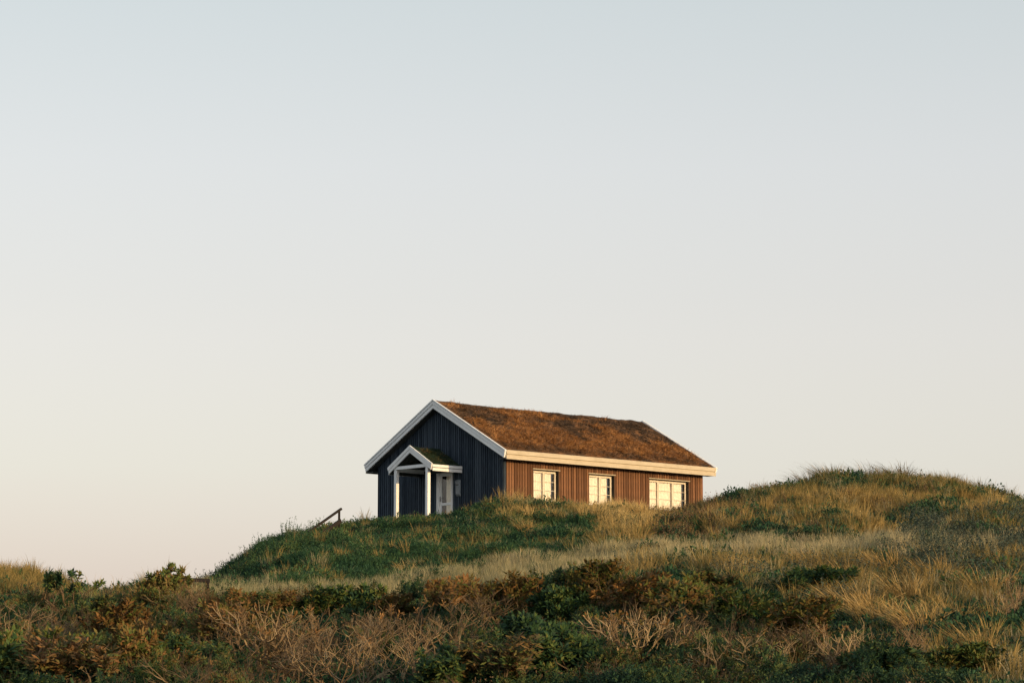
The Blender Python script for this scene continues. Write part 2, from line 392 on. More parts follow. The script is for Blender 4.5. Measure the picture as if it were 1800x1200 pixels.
# windows in the long wall
def window(a, b_, mulls):
    d0, d1 = REV - .025, REV + .03                                       # frame plane inside the reveal
    fr = MB(); t = .055
    fr.box(a + .02, a + .02 + t, d0, d1, WZ0, WZ1 - .02); fr.box(b_ - .02 - t, b_ - .02, d0, d1, WZ0, WZ1 - .02)
    fr.box(a + .02 + t, b_ - .02 - t, d0, d1, WZ1 - .02 - t, WZ1 - .02); fr.box(a + .02 + t, b_ - .02 - t, d0, d1, WZ0, WZ0 + t)
    win = fr.build('window', M_FRAME, house, bevel=.003)
    rv = MB(); rv.box(a, a + .019, -.004, .199, WZ0, WZ1 - .02); rv.box(b_ - .019, b_, -.004, .199, WZ0, WZ1 - .02)
    rv.box(a, b_, -.004, .199, WZ1 - .019, WZ1 - .001); rv.build('reveal', M_REVEAL, win)
    MB().box(a - .05, b_ + .05, -.05, -.003, WZ1 + .0, WZ1 + .033).build('head_trim', M_WHITE_SUNTONE, win, bevel=.003)
    MB().box(a - .04, b_ + .04, -.06, REV - .032, WZ0 - .035, WZ0 - .001).build('sill', M_WHITE, win, bevel=.003)
    edges = [a + .02 + t] + mulls + [b_ - .02 - t]
    for i in range(len(edges) - 1):
        l, r = edges[i] + (.02 if i else 0), edges[i+1] - (.02 if i < len(edges) - 2 else 0)
        s = MB(); st = .034
        s.box(l, l + st, d0 - .012, d1 - .015, WZ0 + t, WZ1 - .02 - t); s.box(r - st, r, d0 - .012, d1 - .015, WZ0 + t, WZ1 - .02 - t)
        s.box(l + st, r - st, d0 - .012, d1 - .015, WZ1 - .02 - t - st, WZ1 - .02 - t); s.box(l + st, r - st, d0 - .012, d1 - .015, WZ0 + t, WZ0 + t + st)
        s.build('sash', M_FRAME, win, bevel=.003)
        z0, z1 = WZ0 + t + st, WZ1 - .02 - t - st
        for q in range(3):
            MB().box(l + st, r - st, REV - .004, REV + .002, z0 + (z1-z0)*q/3, z0 + (z1-z0)*(q+1)/3).build('pane', M_GLASS, win)
            if q: MB().box(l + st + .001, r - st - .001, d0 + .004, d1 - .018, z0 + (z1-z0)*q/3 - .008, z0 + (z1-z0)*q/3 + .008).build('muntin', M_FRAME, win)
        if i < len(edges) - 2: MB().box(r + .002, r + .038, d0 - .004, d1, WZ0 + t, WZ1 - .02 - t).build('mullion', M_FRAME, win)
    # cream cloth blind, slightly folded, stopping short of the right-hand edge
    vs_, fs = [], []; n = 60; xa, xb = a + .06, b_ - .23
    for i in range(n + 1):
        xx = xa + (xb - xa) * i / n; dy = .012 * math.sin(i * 1.1) + .006 * math.sin(i * 2.7)
        vs_ += [(xx, REV + .06 + dy, WZ0 - .05), (xx, REV + .06 + dy, WZ1 + .02)]
    for i in range(n): fs.append((2*i, 2*i+2, 2*i+3, 2*i+1))
    link('blind', mesh('blind', vs_, fs, M_BLIND, smooth=True), win)
for a, b_, mm in WIN: window(a, b_, mm)

# door in the gable
y0, y1, z0, z1 = DOOR
fr = MB(); fr.box(-.05, .12, y0, y0 + .07, z0, z1); fr.box(-.05, .12, y1 - .07, y1, z0, z1); fr.box(-.05, .12, y0 + .07, y1 - .07, z1 - .07, z1)
fr.box(-.055, -.035, y1 + .001, y1 + .09, z0, z1 + .05); fr.box(-.055, -.035, y0, y1, z1 + .001, z1 + .05)
door = fr.build('door', M_WHITE, house, bevel=.004); tag(door, 'white glazed door behind the porch posts')
lf = MB(); a0, a1 = y0 + .072, y1 - .072
lf.box(0, .045, a0, a0 + .09, z0 + .01, z1 - .075); lf.box(0, .045, a1 - .11, a1, z0 + .01, z1 - .075)
for (za, zc) in ((z0 + .01, z0 + .16), (.46, .57), (z1 - .19, z1 - .075)): lf.box(0, .045, a0 + .09, a1 - .11, za, zc)
lf.build('leaf', M_WHITE, door, bevel=.003)
for (za, zc) in ((z0 + .16, .46), (.57, z1 - .19)):
    MB().box(.02, .026, a0 + .09, a1 - .11, za, zc).build('pane', M_GLASS, door)
    MB().box(.05, .056, a0 + .05, a1 - .36, za - .03, zc + .03).build('curtain', M_BLIND, door)
MB().box(-.05, -.001, a1 - .075, a1 - .045, .62, .84).beam((-.06, a1 - .06, .76), (-.06, a1 - .19, .76), .02, .02).build('handle', M_METAL, door)
MB().box(-.5, -.06, y0 - .1, y1 + .1, -.60, -.27).build('doorstep', M_DARKWOOD, house)

# porch
PC, PHW, PF, PZA, PZE = 3.905, 1.42, -1.66, 2.84, 2.01
PT = (PZA - PZE) / PHW
for yc in (4.90, 2.90):
    MB().box(-1.60, -1.45, yc - .075, yc + .075, -.8, 2.0).build('porch_post', M_WHITE, house, bevel=.006)
pr = MB(); pr.prism([(PC - PHW + .03, PZE - .06), (PC, PZA - .06), (PC + PHW - .03, PZE - .06), (PC + PHW - .03, PZE - .12), (PC, PZA - .12), (PC - PHW + .03, PZE - .12)], PF + .05, -.034)
proof = pr.build('porch_roof', M_SOFFIT, house); tag(proof, 'small gabled porch roof with green turf')
for sg in (1, -1):
    def Yp(d): return PC + sg * d
    for nm, top, bot, xa, xb in (('porch_bargeboard', 0, .30, PF, PF + .045), ('porch_bargeboard', 0, .15, PF - .022, PF)):
        cutt, cutb = top*.3, bot*.3
        MB().prism([(Yp(PHW - cutt), PZE - top + cutt*PT), (Yp(.002), PZA - top), (Yp(.002), PZA - bot), (Yp(PHW - cutb), PZE - bot + cutb*PT)], xa, xb).build(nm, M_WHITE, proof, bevel=.003)
    for nm, dz0, dz1, off in (('porch_fascia', -.03, -.14, 0.0), ('porch_fascia', -.165, -.29, .012)):
        ya, yb = sorted((Yp(PHW - off), Yp(PHW - .04 - off))); MB().box(PF + .047, -.034, ya, yb, PZE + dz1, PZE + dz0).build(nm, M_WHITE, proof, bevel=.003)
    ya, yb = sorted((Yp(PHW - .053), Yp(PHW - .08))); MB().box(PF + .06, -.035, ya, yb, PZE - .28, PZE - .04).build('fascia_backing', M_SOFFIT, proof)
    ya, yb = sorted((Yp(1.07), Yp(.93))); MB().box(-1.43, -.034, ya, yb, 1.82, 1.98).build('porch_beam', M_WHITE, proof, bevel=.004)
MB().box(PF + .05, PF + .12, PC - 1.16, PC + 1.16, 1.90, 2.03).build('tie_beam', M_WHITE, proof, bevel=.004)
MB().box(-.10, -.036, PC - 1.1, PC + 1.1, 1.80, 1.93).build('ledger_beam', M_SOFFIT, proof, bevel=.004)

# grey wall box right of the door
bx = MB(); bx.prism([(-.13, .86), (-.13, 1.36), (-.10, 1.43), (-.036, 1.43), (-.036, .78), (-.08, .78)], 2.58, 2.82, axis='y')
wb = bx.build('mailbox', M_BOX, None, bevel=.008); wb.matrix_world = Matrix.LocRotScale(Vector((HX, HY, HZ)), Matrix.Rotation(math.pi/2 - HA, 3, 'Z'), None)
tag(wb, 'small grey box hung on the dark gable wall right of the door', 'mailbox')
lid = MB(); lid.prism([(-.14, 1.30), (-.145, 1.385), (-.105, 1.447), (-.036, 1.447), (-.036, 1.432), (-.102, 1.432), (-.132, 1.375), (-.132, 1.30)], 2.57, 2.83, axis='y')
lid.build('lid', M_BOX, wb); MB().box(-.136, -.131, 2.62, 2.78, 1.22, 1.26).build('slot', M_INSIDE, wb)

# ------------------------------------------------------------------ plant meshes
def blade_tuft(seed, n, h, spread, lean, width, droop, wind=(0, 0), hvar=.35):
    rs = random.Random(seed); V, Fc, lr = [], [], []
    for _ in range(n):
        a = rs.uniform(0, 2*math.pi); r = spread * math.sqrt(rs.random())
        bx_, by_ = r*math.cos(a), r*math.sin(a)
        hh = h * rs.uniform(1-hvar, 1+hvar*.6); ang = a + rs.uniform(-.7, .7); ln = lean * rs.uniform(.2, 1.3)
        dx, dy = math.cos(ang)*ln + wind[0]*rs.uniform(.6, 1.3), math.sin(ang)*ln + wind[1]*rs.uniform(.6, 1.3)
        fa = rs.uniform(0, math.pi); wx_, wy_ = math.cos(fa)*width/2, math.sin(fa)*width/2
        dr = droop * rs.uniform(.4, 1.5); c = rs.random(); base = len(V)
        for t, wf in ((0, 1), (.4, .9), (.75, .6)):
            k = t*t*(.5 + dr)+t*.5
            X, Y, Z = bx_ + dx*hh*k, by_ + dy*hh*k, hh*(t - dr*t*t*t*.5)
            V += [(X-wx_*wf, Y-wy_*wf, Z), (X+wx_*wf, Y+wy_*wf, Z)]
        k = 1*(.5+dr)+.5
        V.append((bx_ + dx*hh*k, by_ + dy*hh*k, hh*(1 - dr*.5)))
        Fc += [(base, base+1, base+3, base+2), (base+2, base+3, base+5, base+4), (base+4, base+5, base+6)]; lr += [c]*7
    return V, Fc, lr
def leaf_clump(seed, n, rx, h, ls, up=.5):
    """many small folded leaves spread through a low cushion"""
    rs = random.Random(seed); V, Fc, lr = [], [], []
    for _ in range(n):
        while True:
            p = Vector((rs.uniform(-1, 1), rs.uniform(-1, 1), rs.uniform(0, 1)))
            if .25 < p.length < 1: break
        bump = .8 + .35*math.sin(p.x*5+seed)*math.cos(p.y*4+seed*2)
        P = Vector((p.x*rx, p.y*rx, p.z*h*bump))
        d = Vector((p.x + rs.uniform(-.8, .8), p.y + rs.uniform(-.8, .8), p.z*.6 + up + rs.uniform(-.5, .5))).normalized()
        s = d.cross(Vector((rs.uniform(-1,1), rs.uniform(-1,1), rs.uniform(-1,1)))).normalized(); L = ls*rs.uniform(.6, 1.4); c = rs.random(); b = len(V)
        V += [tuple(P), tuple(P + d*L*.5 + s*L*.32), tuple(P + d*L), tuple(P + d*L*.5 - s*L*.32)]
        Fc.append((b, b+1, b+2, b+3)); lr += [c]*4
    return V, Fc, lr
def sprigs(seed, n, rx, h, ls):
    """upright leafy shoots: thin stem with leaves along it"""
    rs = random.Random(seed); V, Fc, lr = [], [], []
    for _ in range(n):
        a = rs.uniform(0, 2*math.pi); r = rx*math.sqrt(rs.random()); x0, y0 = r*math.cos(a), r*math.sin(a)
        hh = h*rs.uniform(.5, 1.25); dx, dy = math.cos(a)*.35*rs.random(), math.sin(a)*.35*rs.random()
        b = len(V); V += [(x0-.004, y0, 0), (x0+.004, y0, 0), (x0+dx*hh, y0+dy*hh, hh)]; Fc.append((b, b+1, b+2)); lr += [.1]*3
        for k in range(int(6 + hh*30)):
            t = rs.uniform(.15, 1); P = Vector((x0+dx*hh*t, y0+dy*hh*t, hh*t))
            d = Vector((rs.uniform(-1,1), rs.uniform(-1,1), rs.uniform(-.1,.9))).normalized(); s = d.cross(Vector((rs.uniform(-1,1), rs.uniform(-1,1), .3))).normalized()
            L = ls*rs.uniform(.6, 1.3); c = rs.random(); b = len(V)
            V += [tuple(P), tuple(P+d*L*.5+s*L*.3), tuple(P+d*L), tuple(P+d*L*.5-s*L*.3)]; Fc.append((b, b+1, b+2, b+3)); lr += [c]*4
    return V, Fc, lr

_nc = [0]
def source_collection(meshes):
    c = bpy.data.collections.new('plant_sources_%d' % _nc[0]); _nc[0] += 1
    for i, me in enumerate(meshes):
        o = bpy.data.objects.new('src_%d_%02d' % (_nc[0], i), me); c.objects.link(o)
    return c
def scatter(name, P, scl, tint, coll, nvar, parent=None, tilt=.15, seed=1, ez=(.8, 1.25), normal=None):
    """one 'stuff' object: a point cloud mesh whose points carry plant meshes"""
    n = len(P); rs = np.random.RandomState(seed)
    me = bpy.data.meshes.new(name); me.vertices.add(n); me.vertices.foreach_set('co', np.asarray(P, np.float32).ravel())
    rot = np.stack([rs.normal(0, tilt, n), rs.normal(0, tilt, n), rs.uniform(0, 6.283, n)], 1)
    if normal is not None: rot[:, 0] = normal[0] + rs.normal(0, tilt, n); rot[:, 1] = normal[1] + rs.normal(0, tilt, n); rot[:, 2] = rs.normal(0, .5, n)
    s3 = np.stack([scl, scl, scl * rs.uniform(ez[0], ez[1], n)], 1)
    for k, arr, ty in (('rot', rot, 'FLOAT_VECTOR'), ('scl', s3, 'FLOAT_VECTOR')):
        a = me.attributes.new(k, ty, 'POINT'); a.data.foreach_set('vector', arr.astype(np.float32).ravel())
    a = me.attributes.new('tint', 'FLOAT', 'POINT'); a.data.foreach_set('value', np.asarray(tint, np.float32))
    a = me.attributes.new('idx', 'INT', 'POINT'); a.data.foreach_set('value', rs.randint(0, nvar, n).astype(np.int32))
    o = link(name, me, parent)
    ng = bpy.data.node_groups.new(name + '_nodes', 'GeometryNodeTree')
    ng.interface.new_socket('Geometry', in_out='INPUT', socket_type='NodeSocketGeometry'); ng.interface.new_socket('Geometry', in_out='OUTPUT', socket_type='NodeSocketGeometry')
    gi = N(ng, 'NodeGroupInput'); go = N(ng, 'NodeGroupOutput'); ip = N(ng, 'GeometryNodeInstanceOnPoints')
    ci = N(ng, 'GeometryNodeCollectionInfo'); ci.inputs['Collection'].default_value = coll; ci.inputs['Separate Children'].default_value = True; ci.inputs['Reset Children'].default_value = True
    def at(nm, ty):
        q = N(ng, 'GeometryNodeInputNamedAttribute', data_type=ty); q.inputs['Name'].default_value = nm; return q.outputs['Attribute']
    ip.inputs['Pick Instance'].default_value = True
    ng.links.new(gi.outputs[0], ip.inputs['Points']); ng.links.new(ci.outputs[0], ip.inputs['Instance'])
    ng.links.new(at('idx', 'INT'), ip.inputs['Instance Index']); ng.links.new(at('rot', 'FLOAT_VECTOR'), ip.inputs['Rotation']); ng.links.new(at('scl', 'FLOAT_VECTOR'), ip.inputs['Scale'])
    ng.links.new(ip.outputs[0], go.inputs[0])
    md = o.modifiers.new('scatter', 'NODES'); md.node_group = ng
    tag(o, kind='stuff'); return o

M_STRAW = plant_mat('marram_straw', [(0, (.065, .070, .024)), (.3, (.17, .135, .045)), (.6, (.36, .25, .085)), (1, (.55, .40, .17))], trans=.15)
M_PALE = plant_mat('pale_hair_grass', [(0, (.10, .125, .065)), (.4, (.235, .23, .125)), (.75, (.36, .315, .18)), (1, (.48, .40, .24))], trans=.15)
M_GGRASS = plant_mat('green_grass', [(0, (.014, .048, .026)), (.45, (.035, .095, .040)), (.8, (.095, .135, .045)), (1, (.20, .18, .065))], trans=.15)
M_LEAF = plant_mat('dark_green_leaves', [(0, (.010, .034, .020)), (.45, (.024, .068, .030)), (.8, (.065, .105, .032)), (1, (.15, .14, .04))])
M_GREY = plant_mat('grey_green_leaves', [(0, (.02, .036, .028)), (.5, (.05, .07, .05)), (1, (.11, .125, .09))])
M_HEATH = plant_mat('heather_brown', [(0, (.04, .028, .018)), (.5, (.125, .078, .042)), (1, (.24, .155, .085))])
M_TURF = plant_mat('roof_turf_grass', [(0, (.050, .038, .028)), (.3, (.12, .075, .046)), (.6, (.28, .135, .055)), (1, (.42, .22, .085))])
M_PTURF = plant_mat('porch_turf_grass', [(0, (.012, .024, .011)), (.5, (.035, .046, .018)), (.8, (.11, .07, .04)), (1, (.15, .09, .05))])

def variants(fn, mat, k):
    out = []
    for i in range(k):
        V, Fc, lr = fn(i); out.append(mesh('plant', V, Fc, mat, attrs={'lr': lr}))
    return source_collection(out)
C_STRAW = variants(lambda i: blade_tuft(10+i, 46, .62, .13, .30, .011, .5, (-.10, 0)), M_STRAW, 6)
C_PALE = variants(lambda i: blade_tuft(30+i, 52, .36, .20, .30, .008, .35, (.10, 0)), M_PALE, 5)
C_GG = variants(lambda i: blade_tuft(50+i, 44, .30, .16, .45, .012, .6), M_GGRASS, 5)
C_LEAF = variants(lambda i: leaf_clump(70+i, 230, .32, .28, .046), M_LEAF, 5)
C_ROSE = variants(lambda i: sprigs(90+i, 30, .34, .55, .045), M_LEAF, 5)
C_GREY = variants(lambda i: sprigs(110+i, 30, .36, .50, .038), M_GREY, 4)
C_HEATH = variants(lambda i: sprigs(130+i, 26, .28, .34, .03), M_HEATH, 4)
C_TURF = variants(lambda i: blade_tuft(150+i, 34, .085, .10, 1.3, .015, .9), M_TURF, 5)
C_PTURF = variants(lambda i: blade_tuft(170+i, 26, .12, .08, .8, .012, .8), M_PTURF, 3)

# turf on the main roof: lumpy sod with short rust-coloured growth
def turf(parent, yc, half, zr, tn, xa, xb, thick, coll, nv, mat, dens, nm, seed, tintf):
    V, Fc = [], []; nx = int((xb-xa)/.12); ny = int(half*2/.12)
    xs = np.linspace(xa, xb, nx); ys = np.linspace(yc-half, yc+half, ny); XX, YY = np.meshgrid(xs, ys, indexing='ij')
    edge = np.minimum(1, (half - np.abs(YY-yc))/.25)
    ZZ = zr - np.abs(YY-yc)*tn - thick + .03*edge + edge*(fbm(XX/.5, YY/.5, seed, 3)-.5)*.11
    I = np.arange(nx*ny).reshape(nx, ny); Fq = np.stack([I[:-1,:-1], I[1:,:-1], I[1:,1:], I[:-1,1:]], -1).reshape(-1,4)
    sod = link('turf', mesh('turf', np.stack([XX,YY,ZZ],-1).reshape(-1,3).tolist(), Fq.tolist(), mat, smooth=True), parent)
    rs = np.random.RandomState(seed); n = int(dens*(xb-xa)*half*2)
    X = rs.uniform(xa, xb, n); Y = rs.uniform(yc-half, yc+half, n); e = np.minimum(1, (half-np.abs(Y-yc))/.25)
    Z = zr - np.abs(Y-yc)*tn - thick + .01*e + e*(fbm(X/.5, Y/.5, seed, 3)-.5)*.11
    T = tintf(X, Y, rs); keep = rs.rand(n) < .93; rim = np.clip(np.minimum(np.minimum(X-xa, xb-X), np.minimum(half-np.abs(Y-yc), .05+np.abs(Y-yc)))/.3, .45, 1)
    g_ = scatter(nm, np.stack([X,Y,Z],1)[keep], (rs.uniform(.5, 1.25, n)*(.7+.6*np.clip(T,0,1))*rim)[keep], T[keep], coll, nv, parent, tilt=.35, seed=seed)
    return sod
m_sod, nt, b = new_mat('roof_sod'); tc = N(nt, 'ShaderNodeTexCoord'); no = N(nt, 'ShaderNodeTexNoise'); no.inputs['Scale'].default_value = 1.3; no.inputs['Detail'].default_value = 9
nt.links.new(tc.outputs['Object'], no.inputs['Vector']); r_ = ramp(nt, [(.35, (.045, .034, .026)), (.55, (.13, .075, .042)), (.7, (.25, .12, .052))])
nt.links.new(no.outputs['Fac'], r_.inputs['Fac']); nt.links.new(r_.outputs['Color'], b.inputs['Base Color']); b.inputs['Roughness'].default_value = .95; b.inputs['Specular IOR Level'].default_value = .05
def main_tint(X, Y, rs):
    h = 1 - np.abs(Y - HW/2)/(HW/2)                                     # 0 at the eave, 1 at the ridge
    n1 = fbm(X/1.6, Y/.9, 41, 3); n2 = fbm(X/.5, Y/.4, 42, 2)
    t = .74 - .68*np.clip((h - .50 + (n1-.5)*1.8)/.22, 0, 1) + (n2-.5)*.6 - .3*(h < .06) - .5*np.clip((X-8.3)/1.2, 0, 1)*np.clip((10.8-X)/.8, 0, 1)*np.clip((h-.55)/.15, 0, 1)
    return np.clip(t, 0, 1)
turf(roof, HW/2, HW/2 + OE - .06, ZR, TN, -OG + .055, HL + OG2 - .055, .085, C_TURF, 5, m_sod, 95, 'turf_grass', 21, main_tint)
turf(proof, PC, PHW - .03, PZA, PT, PF + .05, -.036, .075, C_PTURF, 3, M_PTURF, 80, 'turf_grass', 22, lambda X, Y, rs: fbm(X/.4, Y/.4, 5, 2))

# ------------------------------------------------------------------ ground cover scattered by zone
RS = np.random.RandomState(77)
def pl(pairs): p = np.array(pairs, float); return lambda x: np.interp(x, p[:, 0], p[:, 1])
band_top = pl([(300,1043),(420,1043),(560,1040),(700,1030),(800,1012),(900,997),(1000,983),(1150,966),(1250,958),(1400,955),(1800,945)])
band_bot = pl([(300,1066),(500,1066),(700,1066),(850,1062),(950,1040),(1050,1010),(1200,994),(1350,990),(1500,994),(1800,990)])
scrub_top = pl([(0,1062),(300,1075),(700,1078),(850,1080),(950,1062),(1100,1040),(1250,1060),(1350,1095),(1450,1140),(1550,1180),(1700,1230),(1800,1260)])
def cloud(n, d0=38, d1=126):
    D = np.sqrt(RS.uniform(d0*d0, d1*d1, n)); px = RS.uniform(-140, 1940, n); X = (px-900)/F_PX*D
    Z = ground_z(X, D); _, py = to_px(X, D, Z); uu, vv = house_uv(X, D)
    free = ~((uu > -.05) & (uu < HW+.05) & (vv > -.05) & (vv < HL+.05))
    porch = (vv > -1.7) & (vv < 0) & (uu > 2.6) & (uu < 5.2)
    return X, D, Z, px, py, free & ~porch
def soft(x, w): return np.clip(x/w + .5, 0, 1)
def zones(px, py, X, D):
    n = fbm(X/2.2, D/3.5, 11, 3); n2 = fbm(X/.9, D/1.6, 12, 2)
    jit = (n2-.5)*26
    in_band = soft(py+jit-band_top(px), 8) * soft(band_bot(px)-py+jit, 12) * soft(px-330, 60)
    scrub = soft(py+jit*1.2-scrub_top(px), 14)
    hill = soft(band_top(px)-py-jit, 8)                               # above the pale band
    mound = hill*soft(1135-px+jit, 50)*soft(px-330, 60)
    dune = hill*soft(px-1135-jit, 50)
    left = soft(330-px, 60)*(1-scrub)
    mid = np.clip(1-in_band-scrub-hill-left, 0, 1)
    return n, n2, in_band, scrub, mound, dune, left, mid
def plant(name, label, n, wf, coll, nv, s0, s1, tf, tilt=.15, d1=126):
    X, Y, Z, px, py, ok = cloud(n, d1=d1); zz = zones(px, py, X, Y); w_ = wf(px, py, X, Y, *zz); keep = ok & (RS.rand(n) < w_)
    sc_ = RS.uniform(s0, s1, n)*(.85+.4*fbm(X/1.5, Y/1.5, 31, 2))
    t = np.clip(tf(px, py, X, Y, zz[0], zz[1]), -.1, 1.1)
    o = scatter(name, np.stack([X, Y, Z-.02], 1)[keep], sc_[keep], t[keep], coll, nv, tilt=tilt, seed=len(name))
    tag(o, label, 'grass' if 'grass' in name else 'ground cover'); print(name, int(keep.sum())); return o
def dune_patch(X, D): return soft(.495 - fbm(X/1.7, D/2.6, 71, 2), .06)
def heath(px, py): return soft(1300-px, 120)*soft(px-1135, 40)*soft(968-py, 20)
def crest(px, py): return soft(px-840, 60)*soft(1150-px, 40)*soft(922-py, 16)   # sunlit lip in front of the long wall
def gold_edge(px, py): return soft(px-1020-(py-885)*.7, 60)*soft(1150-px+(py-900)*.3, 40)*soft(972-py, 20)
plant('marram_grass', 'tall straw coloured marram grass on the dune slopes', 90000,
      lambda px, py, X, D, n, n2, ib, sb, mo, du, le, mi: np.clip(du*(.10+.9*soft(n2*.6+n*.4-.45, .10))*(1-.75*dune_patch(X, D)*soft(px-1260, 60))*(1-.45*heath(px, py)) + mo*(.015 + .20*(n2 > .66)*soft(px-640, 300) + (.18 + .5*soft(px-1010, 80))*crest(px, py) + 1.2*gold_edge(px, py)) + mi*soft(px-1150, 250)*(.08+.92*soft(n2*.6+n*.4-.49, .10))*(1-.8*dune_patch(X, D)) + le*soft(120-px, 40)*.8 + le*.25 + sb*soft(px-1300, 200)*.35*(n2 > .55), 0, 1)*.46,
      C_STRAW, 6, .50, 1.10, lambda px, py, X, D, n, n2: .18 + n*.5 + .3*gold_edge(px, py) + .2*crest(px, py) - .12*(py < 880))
plant('pale_grass', 'pale fine grass band sweeping across below the cottage', 60000,
      lambda px, py, X, D, n, n2, ib, sb, mo, du, le, mi: np.clip(ib*(1-.7*soft(.5-n2, .1)*soft(px-1200, 150)) + mi*.35*(n2 > .42) + le*.45*soft(px-120, 50) + du*.12 + mo*.05, 0, 1)*.9,
      C_PALE, 5, .75, 1.25, lambda px, py, X, D, n, n2: .30 + .45*n2 + .18*soft(px-1000, 500))
plant('green_grass', 'dark green grass on the shaded mound', 70000,
      lambda px, py, X, D, n, n2, ib, sb, mo, du, le, mi: np.clip(mo*.8 + du*.45*(n2 < .55) + mi*.4 + le*.25 + ib*.12 + sb*.06, 0, 1)*.75,
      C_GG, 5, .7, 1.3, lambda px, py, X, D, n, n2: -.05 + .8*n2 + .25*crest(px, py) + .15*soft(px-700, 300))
plant('creeping_leaves', 'low dark green leaf cushions covering the mound', 60000,
      lambda px, py, X, D, n, n2, ib, sb, mo, du, le, mi: np.clip(mo*(.35+.9*(n2-.3)) + du*.85*soft(.50-n2*.6-n*.4, .08) + mi*.75*soft(.50-n2*.6-n*.4, .08) + le*.45 + sb*1.0 + ib*.05*(n2 > .7), 0, 1)*.62,
      C_LEAF, 5, .65, 1.5, lambda px, py, X, D, n, n2: -.02 + .75*n2 + .12*soft(px-1150, 300), tilt=.25)
plant('dune_bushes_cover', 'dark green cushions between the golden grass of the right dune', 16000,
      lambda px, py, X, D, n, n2, ib, sb, mo, du, le, mi: np.clip((du*soft(px-1260, 60) + mi*soft(px-1120, 120))*dune_patch(X, D)*soft(D-48, 4), 0, 1)*.9,
      C_LEAF, 5, .9, 1.7, lambda px, py, X, D, n, n2: -.02 + .8*n2, tilt=.25)
plant('rose_thicket', 'low leafy rose scrub on the left shoulder of the mound', 9000,
      lambda px, py, X, D, n, n2, ib, sb, mo, du, le, mi: np.clip(mo*soft(570-px, 70), 0, 1)*soft(D-84, 4)*.9,
      C_ROSE, 5, .45, .9, lambda px, py, X, D, n, n2: .25 + .55*n2)
plant('heather', 'brown heather patch beside the golden grass below the end window', 26000,
      lambda px, py, X, D, n, n2, ib, sb, mo, du, le, mi: np.clip(du*heath(px, py)*.5*soft(py-893, 10) + du*.10*(n2 > .6) + sb*.08, 0, 1),
      C_HEATH, 4, .8, 1.4, lambda px, py, X, D, n, n2: .25+.5*n2)
plant('grey_willow_scrub', 'grey green low willow scrub on the right slope', 22000,
      lambda px, py, X, D, n, n2, ib, sb, mo, du, le, mi: np.clip((soft(px-1600, 80)*soft(1030-py, 50)*soft(py-925, 30))*.8*soft(.52-n2, .12) + mi*.14*(n2 > .6)*soft(px-1000, 100), 0, 1),
      C_GREY, 4, .7, 1.25, lambda px, py, X, D, n, n2: .2+.6*n2)

# ------------------------------------------------------------------ single shrubs and tussocks
M_TWIG = plant_mat('bare_twigs', [(0, (.045, .030, .017)), (.5, (.145, .098, .052)), (1, (.40, .30, .17))], inst=False, rnd=.3, leaf=.4)
M_NEEDLE = plant_mat('shrub_needles', [(0, (.010, .030, .016)), (.22, (.024, .062, .022)), (.42, (.085, .115, .026)), (.62, (.125, .090, .028)), (.85, (.17, .085, .030)), (1, (.26, .145, .055))], inst=False, rnd=.2, leaf=.7)
M_TUSS = plant_mat('tussock_straw', [(0, (.06, .055, .025)), (.35, (.17, .125, .045)), (.65, (.37, .245, .085)), (1, (.56, .39, .16))], inst=False, rnd=.2, leaf=.6, trans=.15)

def tube(V, Fc, lr, p, q, r0, r1, c, sides=3):
    d = (q-p); 
    if d.length < 1e-5: return
    d.normalize(); a = d.orthogonal().normalized(); b = d.cross(a); n = len(V)
    for e, r in ((p, r0), (q, r1)):
        for i in range(sides):
            t = 2*math.pi*i/sides; V.append(tuple(e + a*math.cos(t)*r + b*math.sin(t)*r)); lr.append(c)
    for i in range(sides):
        j = (i+1) % sides; Fc.append((n+i, n+j, n+sides+j, n+sides+i))
def shrub_skeleton(seed, stems, h, spread, levels, r0, kids=(2, 3), crook=.28):
    rs = random.Random(seed); V, Fc, lr, tips = [], [], [], []
    def grow(p, d, L, r, lev, c):
        n = 4 if lev < 2 else 3
        for i in range(n):
            d = (d + Vector((rs.gauss(0, crook), rs.gauss(0, crook), rs.gauss(0, crook*.6) + .10))).normalized()
            q = p + d*(L/n); tube(V, Fc, lr, p, q, r*(1-.35*i/n), r*(1-.35*(i+1)/n), c, 4 if lev == 0 else 3); p = q
            if lev >= 1 and i and rs.random() < .5 and lev < levels:
                sd = (d + Vector((rs.gauss(0, .7), rs.gauss(0, .7), rs.gauss(.2, .4)))).normalized(); grow(p, sd, L*.55, r*.5, max(lev+1, levels-1), min(1, max(0, c+rs.gauss(0, .15))))
        if lev >= levels: tips.append((p, d)); return
        for k in range(rs.randint(*kids)):
            ang = Vector((rs.gauss(0, .6), rs.gauss(0, .6), rs.gauss(.12, .35))); grow(p, (d+ang).normalized(), L*rs.uniform(.6, .85), r*.62, lev+1, min(1, max(0, c+rs.gauss(0, .15))))
    for k in range(stems):
        a = 2*math.pi*k/stems + rs.uniform(-.4, .4); t = rs.uniform(.35, 1.0)*spread
        d = Vector((math.cos(a)*t, math.sin(a)*t, 1)).normalized()
        grow(Vector((math.cos(a)*.08, math.sin(a)*.08, -.06)), d, h*.36*rs.uniform(.8, 1.2), r0*rs.uniform(.7, 1.1), 0, rs.random())
    return V, Fc, lr, tips
